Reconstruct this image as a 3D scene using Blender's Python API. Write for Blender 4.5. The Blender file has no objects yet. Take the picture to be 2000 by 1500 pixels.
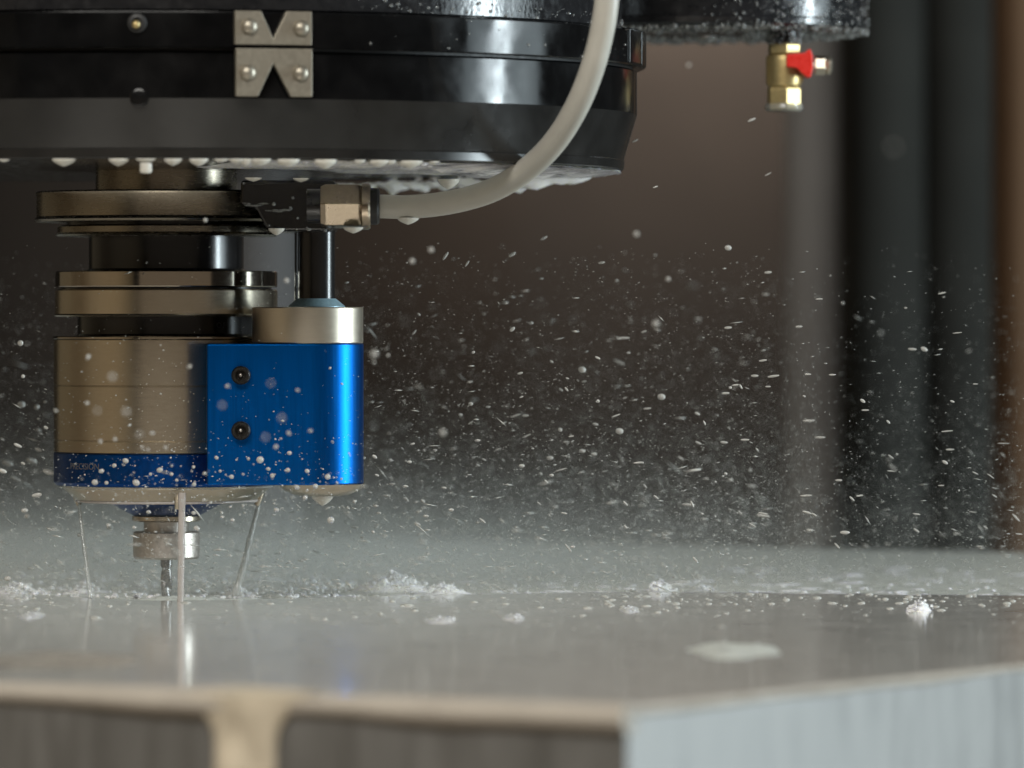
import bpy, bmesh, math, random
import numpy as np
from mathutils import Vector, Matrix, noise as mnoise
random.seed(7); rng = np.random.default_rng(7)
SC = bpy.context.scene
COL = SC.collection
R = math.radians

# ------------------------------------------------------------------ camera, world, lamps, exposure
S = 0.00017            # metres per photo pixel at the tool, 2 m from the lens
D0 = 2.0
HZ = 630.0             # eye level in photo pixels
cam_d = bpy.data.cameras.new('camera')
cam = bpy.data.objects.new('camera', cam_d); COL.objects.link(cam)
cam.rotation_euler = (R(90), 0, 0)
cam_d.sensor_width = 36.0
cam_d.lens = 36.0 * D0 / (2000 * S)
cam_d.shift_y = -(750 - HZ) / 2000.0
cam_d.clip_start = 0.05; cam_d.clip_end = 200
cam_d.dof.use_dof = True
cam_d.dof.focus_distance = 1.955
cam_d.dof.aperture_fstop = 12.0
SC.camera = cam

SC.render.engine = 'CYCLES'
SC.cycles.use_denoising = True
SC.cycles.max_bounces = 10
SC.cycles.volume_bounces = 1
SC.cycles.caustics_reflective = False
SC.cycles.caustics_refractive = False
SC.cycles.sample_clamp_indirect = 4.0
SC.view_settings.view_transform = 'Standard'
SC.view_settings.look = 'None'
SC.view_settings.exposure = 0.0
SC.view_settings.gamma = 1.0

W_ = bpy.data.worlds.new('World'); SC.world = W_
W_.use_nodes = True
W_.node_tree.nodes['Background'].inputs[0].default_value = (0.020, 0.018, 0.016, 1)
W_.node_tree.nodes['Background'].inputs[1].default_value = 1.0

def area(name, loc, target, sx, sy, radiance, col):
    l = bpy.data.lights.new(name, 'AREA'); l.shape = 'RECTANGLE'; l.size = sx; l.size_y = sy
    l.energy = radiance * math.pi * sx * sy; l.color = col
    o = bpy.data.objects.new(name, l); COL.objects.link(o)
    o.location = loc
    o.rotation_euler = (Vector(target) - Vector(loc)).to_track_quat('-Z', 'Y').to_euler()
    return o
area('key_window_lamp', (1.9, 1.86, 0.22), (-0.1, 1.95, 0.0), 0.13, 1.3, 75.0, (0.82, 0.95, 1.0))
area('wide_window_lamp', (1.95, 1.93, 0.22), (-0.1, 1.95, 0.1), 0.9, 1.1, 5.5, (0.79, 0.94, 1.0))
area('warm_interior_fill', (0.85, -0.6, -0.40), (0.85, 2.0, -0.40), 4.3, 1.0, 0.25, (1.0, 0.82, 0.62))  # added dim light standing in for the warm tan interior behind the camera
area('overhead_lamp', (-0.22, 0.66, 0.88), (-0.1, 1.95, -0.09), 0.9, 0.5, 17.0, (1.0, 0.97, 0.90))
area('back_panel_lamp', (0.09, 3.36, 0.30), (0.10, 3.5, 0.16), 0.22, 0.05, 100.0, (1.0, 0.86, 0.74))

# ------------------------------------------------------------------ helpers
def P(px, py, y=D0):
    k = S * y / D0
    return Vector(((px - 1000) * k, y, (HZ - py) * k))
def Z(py, y=D0): return (HZ - py) * S * y / D0
def X(px, y=D0): return (px - 1000) * S * y / D0
ZT = Z(1165)                     # top of the metal block

def tag(o, label=None, cat=None, group=None, kind=None):
    if label: o['label'] = label
    if cat: o['category'] = cat
    if group: o['group'] = group
    if kind: o['kind'] = kind
    return o
def empty(name, loc):
    o = bpy.data.objects.new(name, None); COL.objects.link(o); o.location = loc
    o.empty_display_size = 0.01
    return o
def wloc(o):
    v = Vector((0, 0, 0))
    while o is not None:
        v += o.location; o = o.parent
    return v

class MB:
    """gathers shapes in world coordinates, then links them as one mesh object"""
    def __init__(s): s.v = []; s.f = []; s.m = []
    def add(s, vs, fs, mi=0):
        b = len(s.v)
        s.v.extend([tuple(v) for v in vs]); s.f.extend([tuple(i + b for i in f) for f in fs]); s.m.extend([mi] * len(fs))
        return s
    def lathe(s, prof, c, n=128, axis='z', a0=0.0, mi=0, closed=True):
        """prof: (radius, along) pairs, capped at both ends"""
        vs = []; fs = []
        for (r, z) in prof:
            for i in range(n):
                a = a0 + 2 * math.pi * i / n
                q = (r * math.cos(a), r * math.sin(a))
                if axis == 'z': v = (c[0] + q[0], c[1] + q[1], c[2] + z)
                elif axis == 'x': v = (c[0] + z, c[1] + q[0], c[2] + q[1])
                else: v = (c[0] + q[0], c[1] + z, c[2] + q[1])
                vs.append(v)
        m = len(prof)
        for j in range(m - 1):
            for i in range(n):
                a, b = j * n + i, j * n + (i + 1) % n
                fs.append((a, b, b + n, a + n))
        fs.append(tuple(range(n - 1, -1, -1))); fs.append(tuple((m - 1) * n + i for i in range(n)))
        return s.add(vs, fs, mi)
    def box(s, lo, hi, mi=0):
        (a, b, c), (d, e, f) = lo, hi
        vs = [(a, b, c), (d, b, c), (d, e, c), (a, e, c), (a, b, f), (d, b, f), (d, e, f), (a, e, f)]
        return s.add(vs, [(3, 2, 1, 0), (4, 5, 6, 7), (0, 1, 5, 4), (1, 2, 6, 5), (2, 3, 7, 6), (3, 0, 4, 7)], mi)
    def prism(s, pts, z0, z1, mi=0):
        n = len(pts)
        vs = [(x, y, z0) for x, y in pts] + [(x, y, z1) for x, y in pts]
        fs = [tuple(range(n - 1, -1, -1)), tuple(range(n, 2 * n))]
        for i in range(n): fs.append((i, (i + 1) % n, n + (i + 1) % n, n + i))
        return s.add(vs, fs, mi)
    def tube(s, pts, rad, n=20, flat=1.0, mi=0):
        pts = [Vector(p) for p in pts]; m = len(pts)
        vs = []; fs = []; up = Vector((0, 1, 0))
        for k, p in enumerate(pts):
            t = (pts[min(k + 1, m - 1)] - pts[max(k - 1, 0)]).normalized()
            u = up - t * up.dot(t)
            if u.length < 1e-4: u = Vector((1, 0, 0))
            u.normalize(); w = t.cross(u)
            r = rad[k] if hasattr(rad, '__len__') else rad
            for i in range(n):
                a = 2 * math.pi * i / n
                vs.append(p + u * (r * flat * math.cos(a)) + w * (r * math.sin(a)))
        for k in range(m - 1):
            for i in range(n):
                a, b = k * n + i, k * n + (i + 1) % n
                fs.append((a, b, b + n, a + n))
        fs.append(tuple(range(n - 1, -1, -1))); fs.append(tuple((m - 1) * n + i for i in range(n)))
        return s.add(vs, fs, mi)
    def ball(s, c, r, seg=10, rings=6, sc=(1, 1, 1), mi=0):
        vs = [(c[0], c[1], c[2] + r * sc[2])]; fs = []
        for j in range(1, rings):
            t = math.pi * j / rings
            for i in range(seg):
                a = 2 * math.pi * i / seg
                vs.append((c[0] + r * sc[0] * math.sin(t) * math.cos(a), c[1] + r * sc[1] * math.sin(t) * math.sin(a), c[2] + r * sc[2] * math.cos(t)))
        vs.append((c[0], c[1], c[2] - r * sc[2]))
        for i in range(seg): fs.append((0, 1 + i, 1 + (i + 1) % seg))
        for j in range(rings - 2):
            for i in range(seg):
                a, b = 1 + j * seg + i, 1 + j * seg + (i + 1) % seg
                fs.append((a, a + seg, b + seg, b))
        l = len(vs) - 1; o = 1 + (rings - 2) * seg
        for i in range(seg): fs.append((l, o + (i + 1) % seg, o + i))
        return s.add(vs, fs, mi)
    def build(s, name, mats, parent=None, smooth=32, bevel=0.0, fix=True, at=None):
        me = bpy.data.meshes.new(name)
        org = wloc(parent) if parent is not None else Vector(at or (0, 0, 0))
        me.from_pydata([(v[0] - org.x, v[1] - org.y, v[2] - org.z) for v in s.v], [], s.f)
        if not isinstance(mats, (list, tuple)): mats = [mats]
        for m in mats: me.materials.append(m)
        if len(mats) > 1: me.polygons.foreach_set('material_index', s.m)
        if fix:
            bm = bmesh.new(); bm.from_mesh(me); bmesh.ops.recalc_face_normals(bm, faces=bm.faces); bm.to_mesh(me); bm.free()
        if smooth is not None:
            me.polygons.foreach_set('use_smooth', [True] * len(me.polygons))
            me.set_sharp_from_angle(angle=R(smooth))
        me.update()
        o = bpy.data.objects.new(name, me); COL.objects.link(o)
        if parent is not None: o.parent = parent
        else: o.location = org
        if bevel:
            b = o.modifiers.new('bevel', 'BEVEL'); b.width = bevel; b.segments = 3; b.limit_method = 'ANGLE'; b.angle_limit = R(35)
            b.harden_normals = True
        return o

# ------------------------------------------------------------------ materials
def mat(name, base, metal=0.0, rough=0.4, coat=0.0, coat_rough=0.05, spec=0.5, var=0.12, nscale=900.0, rvar=0.1, bump=0.0, bscale=3000.0,
        trans=0.0, ior=1.4, stretch=(1, 1, 1), subs=0.0, wet=0.0, aniso=0.0):
    m = bpy.data.materials.new(name); m.use_nodes = True
    nt = m.node_tree; b = nt.nodes['Principled BSDF']; L = nt.links.new
    b.inputs['Metallic'].default_value = metal; b.inputs['Roughness'].default_value = rough
    b.inputs['Coat Weight'].default_value = coat; b.inputs['Coat Roughness'].default_value = coat_rough
    b.inputs['Specular IOR Level'].default_value = spec; b.inputs['IOR'].default_value = ior
    b.inputs['Transmission Weight'].default_value = trans
    if subs: b.inputs['Subsurface Weight'].default_value = subs; b.inputs['Subsurface Radius'].default_value = (0.003, 0.003, 0.0025); b.inputs['Subsurface Scale'].default_value = 1.0
    if aniso: b.inputs['Anisotropic'].default_value = aniso
    tc = nt.nodes.new('ShaderNodeTexCoord'); mp = nt.nodes.new('ShaderNodeMapping'); mp.inputs['Scale'].default_value = stretch
    L(tc.outputs['Object'], mp.inputs['Vector'])
    n = nt.nodes.new('ShaderNodeTexNoise'); n.inputs['Scale'].default_value = nscale; n.inputs['Detail'].default_value = 5
    L(mp.outputs[0], n.inputs['Vector'])
    cr = nt.nodes.new('ShaderNodeValToRGB')
    cr.color_ramp.elements[0].position = 0.3; cr.color_ramp.elements[1].position = 0.7
    cr.color_ramp.elements[0].color = tuple(c * (1 - var) for c in base) + (1,)
    cr.color_ramp.elements[1].color = tuple(min(1, c * (1 + var)) for c in base) + (1,)
    L(n.outputs['Fac'], cr.inputs['Fac']); L(cr.outputs['Color'], b.inputs['Base Color'])
    mr = nt.nodes.new('ShaderNodeMapRange'); mr.inputs['From Min'].default_value = 0.3; mr.inputs['From Max'].default_value = 0.7
    mr.inputs['To Min'].default_value = max(0.02, rough - rvar); mr.inputs['To Max'].default_value = min(1, rough + rvar)
    L(n.outputs['Fac'], mr.inputs['Value']); L(mr.outputs[0], b.inputs['Roughness'])
    if bump:
        n2 = nt.nodes.new('ShaderNodeTexNoise'); n2.inputs['Scale'].default_value = bscale; n2.inputs['Detail'].default_value = 3
        L(mp.outputs[0], n2.inputs['Vector'])
        bp = nt.nodes.new('ShaderNodeBump'); bp.inputs['Strength'].default_value = bump; bp.inputs['Distance'].default_value = 0.0003
        L(n2.outputs['Fac'], bp.inputs['Height']); L(bp.outputs[0], b.inputs['Normal'])
    return m

M = {}
M['black'] = mat('gloss_black_enamel', (0.004, 0.004, 0.0042), rough=0.14, spec=0.30, rvar=0.09, nscale=75, var=0.3, bump=0.02, bscale=160)
M['skirt'] = mat('table_lit_black_enamel', (0.013, 0.0125, 0.0118), rough=0.20, spec=0.5, rvar=0.05, nscale=70, var=0.25)  # head enamel made paler for the light reflected up from the block top
M['black_wet'] = mat('wet_black_enamel', (0.012, 0.012, 0.013), rough=0.16, spec=0.6, rvar=0.1, nscale=300, bump=0.25, bscale=700)
M['oxide'] = mat('black_oxide_steel', (0.010, 0.0095, 0.0095), metal=0.0, rough=0.22, spec=0.6, rvar=0.04, stretch=(1, 1, 6))
M['nickel'] = mat('satin_nickel', (0.46, 0.405, 0.32), metal=1.0, rough=0.25, rvar=0.02, var=0.025, stretch=(1, 1, 8), nscale=260)
M['nickel_cap'] = mat('soft_satin_nickel', (0.50, 0.45, 0.37), metal=1.0, rough=0.36, rvar=0.02, var=0.025, stretch=(1, 1, 8), nscale=260)
M['nickel_dark'] = mat('ground_steel', (0.36, 0.32, 0.265), metal=1.0, rough=0.12, rvar=0.02, var=0.04, stretch=(1, 1, 8), nscale=260)
M['fitting'] = mat('dull_fitting_steel', (0.27, 0.225, 0.17), metal=1.0, rough=0.24, rvar=0.04, var=0.08)
M['flange'] = mat('dull_ground_steel', (0.22, 0.195, 0.155), metal=1.0, rough=0.26, rvar=0.03, var=0.06, stretch=(1, 1, 8), nscale=260)
M['nickel_bright'] = mat('polished_steel', (0.26, 0.235, 0.19), metal=0.75, rough=0.42, rvar=0.05, var=0.05)
M['steel'] = mat('machined_steel', (0.40, 0.365, 0.33), metal=1.0, rough=0.42, rvar=0.06, var=0.12, nscale=700)
M['carbide'] = mat('carbide', (0.16, 0.155, 0.15), metal=1.0, rough=0.28, rvar=0.08)
M['blue'] = mat('blue_anodised_aluminium', (0.001, 0.070, 0.27), metal=1.0, rough=0.36, rvar=0.03, var=0.05, stretch=(1, 1, 0.03), nscale=2200)
M['blue_dark'] = mat('dark_blue_anodised_aluminium', (0.003, 0.050, 0.22), metal=1.0, rough=0.34, rvar=0.06, var=0.12)
M['screw_black'] = mat('black_screw_steel', (0.025, 0.023, 0.021), metal=0.7, rough=0.33)
M['rubber'] = mat('black_rubber', (0.012, 0.012, 0.012), rough=0.5)
M['seal'] = mat('pale_blue_seal', (0.24, 0.36, 0.42), rough=0.4, metal=0.3)
M['hose'] = mat('milky_white_hose', (0.38, 0.365, 0.325), rough=0.40, spec=0.5, var=0.04, subs=0.0, nscale=150)
M['brass'] = mat('brass', (0.44, 0.34, 0.16), metal=0.8, rough=0.40, rvar=0.05, var=0.10)
M['red'] = mat('red_plastic', (0.62, 0.022, 0.014), rough=0.3, var=0.06)
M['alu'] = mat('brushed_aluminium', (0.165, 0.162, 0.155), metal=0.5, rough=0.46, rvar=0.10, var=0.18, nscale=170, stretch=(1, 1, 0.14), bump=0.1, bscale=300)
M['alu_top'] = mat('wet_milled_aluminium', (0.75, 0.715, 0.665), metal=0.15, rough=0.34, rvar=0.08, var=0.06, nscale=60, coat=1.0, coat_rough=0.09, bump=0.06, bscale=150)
M['film'] = mat('milky_coolant_film', (0.54, 0.56, 0.52), rough=0.32, rvar=0.10, var=0.10, nscale=160, spec=0.35, ior=1.33, coat=0.0, subs=0.5, bump=0.25, bscale=900)
M['coolant'] = mat('milky_coolant', (0.50, 0.455, 0.43), rough=0.14, var=0.04, spec=0.5, ior=1.33, trans=0.3)
M['bead'] = mat('thin_coolant_bead', (0.36, 0.325, 0.28), rough=0.2, var=0.10, nscale=50, spec=0.5, ior=1.33)
M['cream'] = mat('cream_coolant', (0.50, 0.435, 0.335), rough=0.2, var=0.08, nscale=60, spec=0.5, ior=1.33)
M['drop'] = mat('coolant_droplet', (0.58, 0.57, 0.535), rough=0.10, var=0.03, spec=0.6, ior=1.33, trans=0.40)
M['spray'] = mat('atomised_coolant', (0.48, 0.48, 0.45), rough=0.15, var=0.03, spec=0.5, ior=1.33, trans=0.2)
M['hang'] = mat('milky_hanging_coolant', (0.50, 0.485, 0.44), rough=0.12, var=0.06, spec=0.6, ior=1.33, subs=0.4)
M['foam'] = mat('coolant_foam', (0.95, 0.96, 0.94), rough=0.15, var=0.03, spec=0.8, ior=1.33, trans=0.0, subs=1.0)
M['jet'] = mat('streaming_coolant', (0.74, 0.74, 0.71), rough=0.08, rvar=0.04, var=0.04, spec=0.5, ior=1.33, trans=0.65)
M['clear'] = mat('clear_coolant', (0.92, 0.94, 0.93), rough=0.05, rvar=0.03, var=0.02, spec=0.5, ior=1.33, trans=0.85)
M['wall'] = mat('dark_brown_painted_steel', (0.0200, 0.0170, 0.0148), rough=0.75, spec=0.04, var=0.1, nscale=12)
M['post_grey'] = mat('grey_painted_steel', (0.235, 0.228, 0.226), rough=0.5, spec=0.3, var=0.06, nscale=20)
M['post_dull'] = mat('dull_grey_painted_steel', (0.085, 0.083, 0.083), rough=0.6, spec=0.1, var=0.06, nscale=20)
M['post_dark'] = mat('charcoal_painted_steel', (0.026, 0.026, 0.0235), rough=0.75, spec=0.06, var=0.2, nscale=14)
M['post_brown'] = mat('brown_painted_steel', (0.115, 0.070, 0.042), rough=0.7, spec=0.1, var=0.08, nscale=14)
M['ink'] = mat('pale_grey_print', (0.085, 0.085, 0.09), rough=0.5)
M['tray'] = mat('dark_chip_tray', (0.22, 0.17, 0.12), rough=0.4, nscale=20)

# ------------------------------------------------------------------ setting: machine wall and floor behind
YW = 3.5
MB().box((-1.6, YW, -0.75), (1.6, YW + 0.03, 1.3)).build('wall', M['wall'], smooth=None)['kind'] = 'structure'
MB().box((-1.6, 0.6, -0.80), (1.6, YW, -0.752)).build('floor', M['tray'], smooth=None)['kind'] = 'structure'

MB().box((-1.34, 0.0, -0.75), (-1.31, YW, 1.2)).build('added_side_wall', mat('tan_painted_steel', (0.33, 0.245, 0.155), rough=0.6, var=0.06, nscale=10), smooth=None)['kind'] = 'structure'  # unseen wall added to throw a warm reflection on the sleeve's left side

def post(name, p0, p1, y, depth, m, label, rnd=0.008):
    x0, x1 = X(p0, y), X(p1, y)
    c = ((x0 + x1) / 2, y, -0.75)
    e = empty(name, c)
    if rnd > 0.05:
        MB().lathe([((x1 - x0) / 2, -0.745), ((x1 - x0) / 2, 1.2)], ((x0 + x1) / 2, y + (x1 - x0) / 2, 0), 64).build('column', m, e, smooth=30)
    else:
        MB().box((x0, y, -0.745), (x1, y + depth, 1.2)).build('column', m, e, smooth=30, bevel=rnd)
    MB().box((x0 - 0.01, y - 0.01, -0.75), (x1 + 0.01, y + depth + 0.01, -0.738)).build('base_plate', m, e, smooth=None)
    tag(e, label, 'machine post', 'upright posts behind the work area')
    return e
post('machine_post', 1535, 1640, 3.1, 0.06, M['post_grey'], 'blurred grey upright post behind the brass valve', 0.1)
post('machine_post', 1640, 1812, 3.22, 0.05, M['post_dark'], 'blurred half of the charcoal panel, rounded to shade softly, beside the grey post', 0.1)  # one dark panel split into two round columns to get its soft shading bands
post('machine_post', 1800, 1962, 3.24, 0.05, M['post_dark'], 'blurred half of the charcoal panel, rounded to shade softly, beside the brown post', 0.1)
post('machine_post', 1952, 2130, 3.0, 0.06, M['post_brown'], 'blurred brown upright post at the far edge of the work area', 0.012)
post('machine_post', 420, 585, 3.1, 0.06, M['post_dull'], 'blurred grey upright post glimpsed between black neck and guide pin', 0.1)

# ------------------------------------------------------------------ workpiece block
TH = R(31)
fu = Vector((-math.cos(TH), math.sin(TH), 0)); fv = Vector((math.sin(TH), math.cos(TH), 0))
C0 = P(1225, 1385, D0 * 535 / (1385 - HZ)); C0.z = ZT
LU, LV, HB = 0.78, 0.925, 0.655
def bl(u, v, z=0.0): q = C0 + fu * u + fv * v; return Vector((q.x, q.y, ZT + z))
# step line of the milled level: photo points on the top plane
def top_pt(px, py):
    y = D0 * 535.0 / (py - HZ); return Vector((X(px, y), y, ZT))
step_px = [(-60, 1157), (60, 1160), (180, 1168), (300, 1173), (450, 1172), (650, 1166), (900, 1161), (1200, 1156), (1500, 1158), (1800, 1162), (2060, 1163)]
step = [top_pt(*p) for p in step_px]
def step_y(x):
    if x <= step[0].x: return step[0].y
    for a, b in zip(step, step[1:]):
        if x <= b.x: return a.y + (b.y - a.y) * (x - a.x) / (b.x - a.x)
    return step[-1].y
def local(q): d = Vector((q.x - C0.x, q.y - C0.y, 0)); return d.dot(fu), d.dot(fv)
wp = empty('metal_workpiece', bl(LU / 2, LV / 2, -HB))
# step line meets the two side edges
yl, yr = step[0].y, step[-1].y
vr = (yr - C0.y) / fv.y; pr = bl(0, vr)
vl = (yl - C0.y - fu.y * LU) / fv.y; pl = bl(LU, vl)
line = [pr] + [s for s in reversed(step) if local(s)[0] > 0.002] + [pl]
DZ = -0.0008
near = [bl(0, 0)] + line + [bl(LU, 0)]
far = line[:] + [bl(LU, LV), bl(0, LV)]
b = MB()
b.add(near, [tuple(range(len(near)))], 1)
b.add([Vector((q.x, q.y, ZT + DZ)) for q in far], [tuple(range(len(far)))], 1)
for a, c in zip(line, line[1:]):
    b.add([a, c, (c.x, c.y, ZT + DZ), (a.x, a.y, ZT + DZ)], [(0, 1, 2, 3)], 1)
cs = [(0, 0), (LU, 0), (LU, LV), (0, LV)]
def side(pts):
    n = len(pts); lo = [(q.x, q.y, ZT - HB) for q in pts]
    b.add([tuple(q) for q in pts] + lo, [(i, i + 1, n + i + 1, n + i) for i in range(n - 1)], 0)
side([bl(0, 0), bl(LU, 0)]); side([bl(LU, 0), pl, Vector((pl.x, pl.y, ZT + DZ)), bl(LU, LV, DZ)])
side([bl(LU, LV, DZ), bl(0, LV, DZ)]); side([bl(0, LV, DZ), Vector((pr.x, pr.y, ZT + DZ)), pr, bl(0, 0)])
b.add([bl(u, v, -HB) for u, v in cs], [(0, 1, 2, 3)], 0)
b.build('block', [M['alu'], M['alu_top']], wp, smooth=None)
tag(wp, 'large wet aluminium block under the spindle with bright bluish side face', 'workpiece')

# milky coolant standing on the milled level
def water_sheet():
    v = []; f = []
    xs = np.arange(-420, 2640, 7.0); ny = 150
    for j in range(ny):
        t = j / (ny - 1)
        for px in xs:
            d_near = step_y(X(px, 2.0)) + 0.0012
            # far limit: back edge of the block along this column
            k = (px - 1000) * S / D0
            q0 = bl(0, LV); den = (k * fu.y - fu.x)
            uu = (q0.x - k * q0.y) / den if abs(den) > 1e-6 else 0
            d_far = q0.y + fu.y * uu - 0.001
            d = d_near + (d_far - d_near) * (t ** 1.7)
            x = k * d
            r = math.hypot(x - X(325), d - 2.0)
            amp = 0.00010 + 0.0007 * math.exp(-(r / 0.055) ** 2) + 0.00045 * math.exp(-(r / 0.16) ** 2)
            h = mnoise.noise((x * 55, d * 40, 0.3)) + 0.6 * mnoise.noise((x * 150, d * 95, 1.7)) + 0.35 * mnoise.noise((x * 420, d * 300, 4.2))
            h += 0.5 * math.sin(r * 520 + 2 * mnoise.noise((x * 20, d * 20, 9)))
            edge = min(1.0, (d - d_near) / 0.012)
            v.append((x, d, ZT - 0.0004 + amp * h * edge * 0.75))
    n = len(xs)
    for j in range(ny - 1):
        for i in range(n - 1):
            a = j * n + i; f.append((a, a + 1, a + n + 1, a + n))
    return v, f
w = MB(); w.add(*water_sheet())
o = w.build('coolant_water', M['film'], smooth=None, fix=False, at=(0, 2.2, ZT))
o.data.polygons.foreach_set('use_smooth', [True] * len(o.data.polygons))
o['kind'] = 'structure'

# ------------------------------------------------------------------ rotary head (big black ring)
AX = X(325)
HC = Vector((AX, D0, 0.12))
head = empty('rotary_unit', (AX, D0, 0.05))
def zf(py, rpx):                 # height of a rim whose front is seen at py
    y = D0 - rpx * S
    return Z(py, y)
def rim(name, pts, m, par, n=256):
    prof = [(r * S, zf(py, r) - HC.z) for r, py in pts]
    return MB().lathe(prof, HC, n).build(name, m, par, smooth=25)
rim('top_ring', [(890, -900), (890, 17), (886, 20), (860, 20)], M['black_wet'], head)
rim('upper_ring', [(880, 21), (926, 21), (934, 25), (934, 91), (930, 94), (880, 94)], M['black'], head)
rim('seam_groove', [(885, 90), (910, 92), (910, 101), (885, 103)], M['rubber'], head)
rim('lower_ring', [(880, 99), (914, 99), (919, 103), (919, 190), (919, 191)], M['black'], head)
rim('skirt', [(919, 191.4), (893, 288), (895, 291), (893, 307), (889, 310), (800, 310)], M['skirt'], head)
rim('underside', [(889, 310.6), (700, 311), (120, 311), (60, 311)], M['black_wet'], head)

def front_of(px, rpx):
    """point of a cylinder (radius rpx about the head axis) seen at photo column px"""
    k = (px - 1000) * S / D0; r = rpx * S
    # x = k y ; (x-AX)^2 + (y-D0)^2 = r^2
    A = k * k + 1; B = -2 * (k * AX + D0); C = AX * AX + D0 * D0 - r * r
    y = (-B - math.sqrt(B * B - 4 * A * C)) / (2 * A)
    return k * y, y
def plate(x0, x1, y0, y1, tri, screws, label):
    """flat index plate seated on the ring at photo box"""
    xm, ym = front_of((x0 + x1) / 2, 936)
    k = S * ym / D0
    nrm = Vector((xm - AX, ym - D0, 0)).normalized(); tx = Vector((-nrm.y, nrm.x, 0))
    if tx.x < 0: tx = -tx
    org = Vector((xm, ym, 0)) + nrm * 0.0003
    def q(px, py, off): 
        p = org + tx * ((px - (x0 + x1) / 2) * k / max(0.5, abs(tx.x))) + nrm * off; return Vector((p.x, p.y, Z(py, ym)))
    e = MB()
    outl = tri
    n = len(outl); th = 0.0014
    vs = [q(a, c, th) for a, c in outl] + [q(a, c, -0.0012) for a, c in outl]
    fs = [tuple(range(n)), tuple(range(2 * n - 1, n - 1, -1))] + [(i, (i + 1) % n, n + (i + 1) % n, n + i) for i in range(n)]
    e.add(vs, fs)
    po = e.build('index_plate', M['nickel_bright'], head, smooth=30, bevel=0.00025)
    po['label'] = label
    for sx, sy in screws:
        c = q(sx, sy, th)
        prof = []
        sb = MB(); vs = []; fs = []; ns = 24
        rs = 0.0026
        for j in range(7):
            t = j / 6 * math.pi / 2
            rr = rs * math.cos(t); hh = rs * 0.75 * math.sin(t)
            for i in range(ns):
                a = 2 * math.pi * i / ns
                vs.append(c + tx * (rr * math.cos(a)) + Vector((0, 0, rr * math.sin(a))) + nrm * hh)
        for j in range(6):
            for i in range(ns):
                a, b2 = j * ns + i, j * ns + (i + 1) % ns
                fs.append((a, b2, b2 + ns, a + ns))
        fs.append(tuple(range(6 * ns, 7 * ns)))
        so = sb.add(vs, fs).build('screw', M['nickel_bright'], po, smooth=60)
        so.location = Vector((0, 0, 0))
plate(458, 606, 22, 88, [(458, 22), (508, 22), (532, 76), (557, 22), (606, 22), (606, 88), (458, 88)], [(485, 53), (585, 55)], 'upper index plate with V notch pointing down')
plate(460, 607, 95, 189, [(460, 95), (607, 95), (607, 189), (566, 189), (532, 124), (502, 189), (460, 189)], [(482, 143), (584, 143)], 'lower index plate with notch pointing up')

# threaded plug and small plugs on the ring
def ring_stub(px, py, rpx, rad, length, m, name, dish=False):
    x, y = front_of(px, rpx); nrm = Vector((x - AX, y - D0, 0)).normalized(); z = Z(py, y)
    e = MB(); vs = []; fs = []; ns = 24
    tx = Vector((-nrm.y, nrm.x, 0))
    prof = [(rad, -0.002), (rad, length * 0.6), (rad * 0.8, length), (rad * 0.55, length)] + ([(rad * 0.5, length * 0.2)] if dish else [(rad * 0.3, length * 1.15)])
    for r, h in prof:
        for i in range(ns):
            a = 2 * math.pi * i / ns
            vs.append(Vector((x, y, z)) + tx * (r * math.cos(a)) + Vector((0, 0, r * math.sin(a))) + nrm * h)
    for j in range(len(prof) - 1):
        for i in range(ns):
            a, b2 = j * ns + i, j * ns + (i + 1) % ns
            fs.append((a, b2, b2 + ns, a + ns))
    fs.append(tuple(range((len(prof) - 1) * ns, len(prof) * ns)))
    return e.add(vs, fs).build(name, m, head, smooth=40)
pg = ring_stub(268, 45, 934, 0.0030, 0.0012, M['rubber'], 'threaded_hole', True)
x, y = front_of(266, 942); 
MB().ball((x, y - 0.001, Z(48, y)), 0.0013, 14, 10).build('brass_plug', M['brass'], head, smooth=60)
x, y = front_of(272, 926)
ring_stub(272, 190, 919, 0.0030, 0.0009, M['black'], 'set_screw')

# clamp ring lug at the edge of the head
e = MB()
for k, (a0, a1) in enumerate(((-16, -9.5), (-8.5, -3.0), (-2.2, 6.0))):
    pts = []
    for i in range(9):
        a = R(a0 + (a1 - a0) * i / 8); pts.append((AX + 937 * S * math.cos(a), D0 + 937 * S * math.sin(a)))
    for i in range(8, -1, -1):
        a = R(a0 + (a1 - a0) * i / 8); pts.append((AX + 915 * S * math.cos(a), D0 + 915 * S * math.sin(a)))
    e.prism(pts, Z(135), Z(66))
e.build('clamp_ring', M['black'], head, smooth=30, bevel=0.0008)

# bracket below the head that carries hose fitting and guide pin
BY = 1.952
br = MB()
pts = []
for (px, py) in [(470, 352), (470, 400), (500, 408), (520, 446), (560, 452), (648, 452), (655, 440), (655, 352)]:
    pts.append((px, py))
vs = [P(a, c, BY) for a, c in pts] + [Vector((P(a, c, BY).x, BY + 0.045, P(a, c, BY).z)) for a, c in pts]
n = len(pts)
br.add(vs, [tuple(range(n)), tuple(range(2 * n - 1, n - 1, -1))] + [(i, (i + 1) % n, n + (i + 1) % n, n + i) for i in range(n)])
br.build('hose_bracket', M['oxide'], head, smooth=30, bevel=0.0012)
tag(head, 'large gloss black round machine unit over the spindle with steel index plates', 'machine unit')

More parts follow.
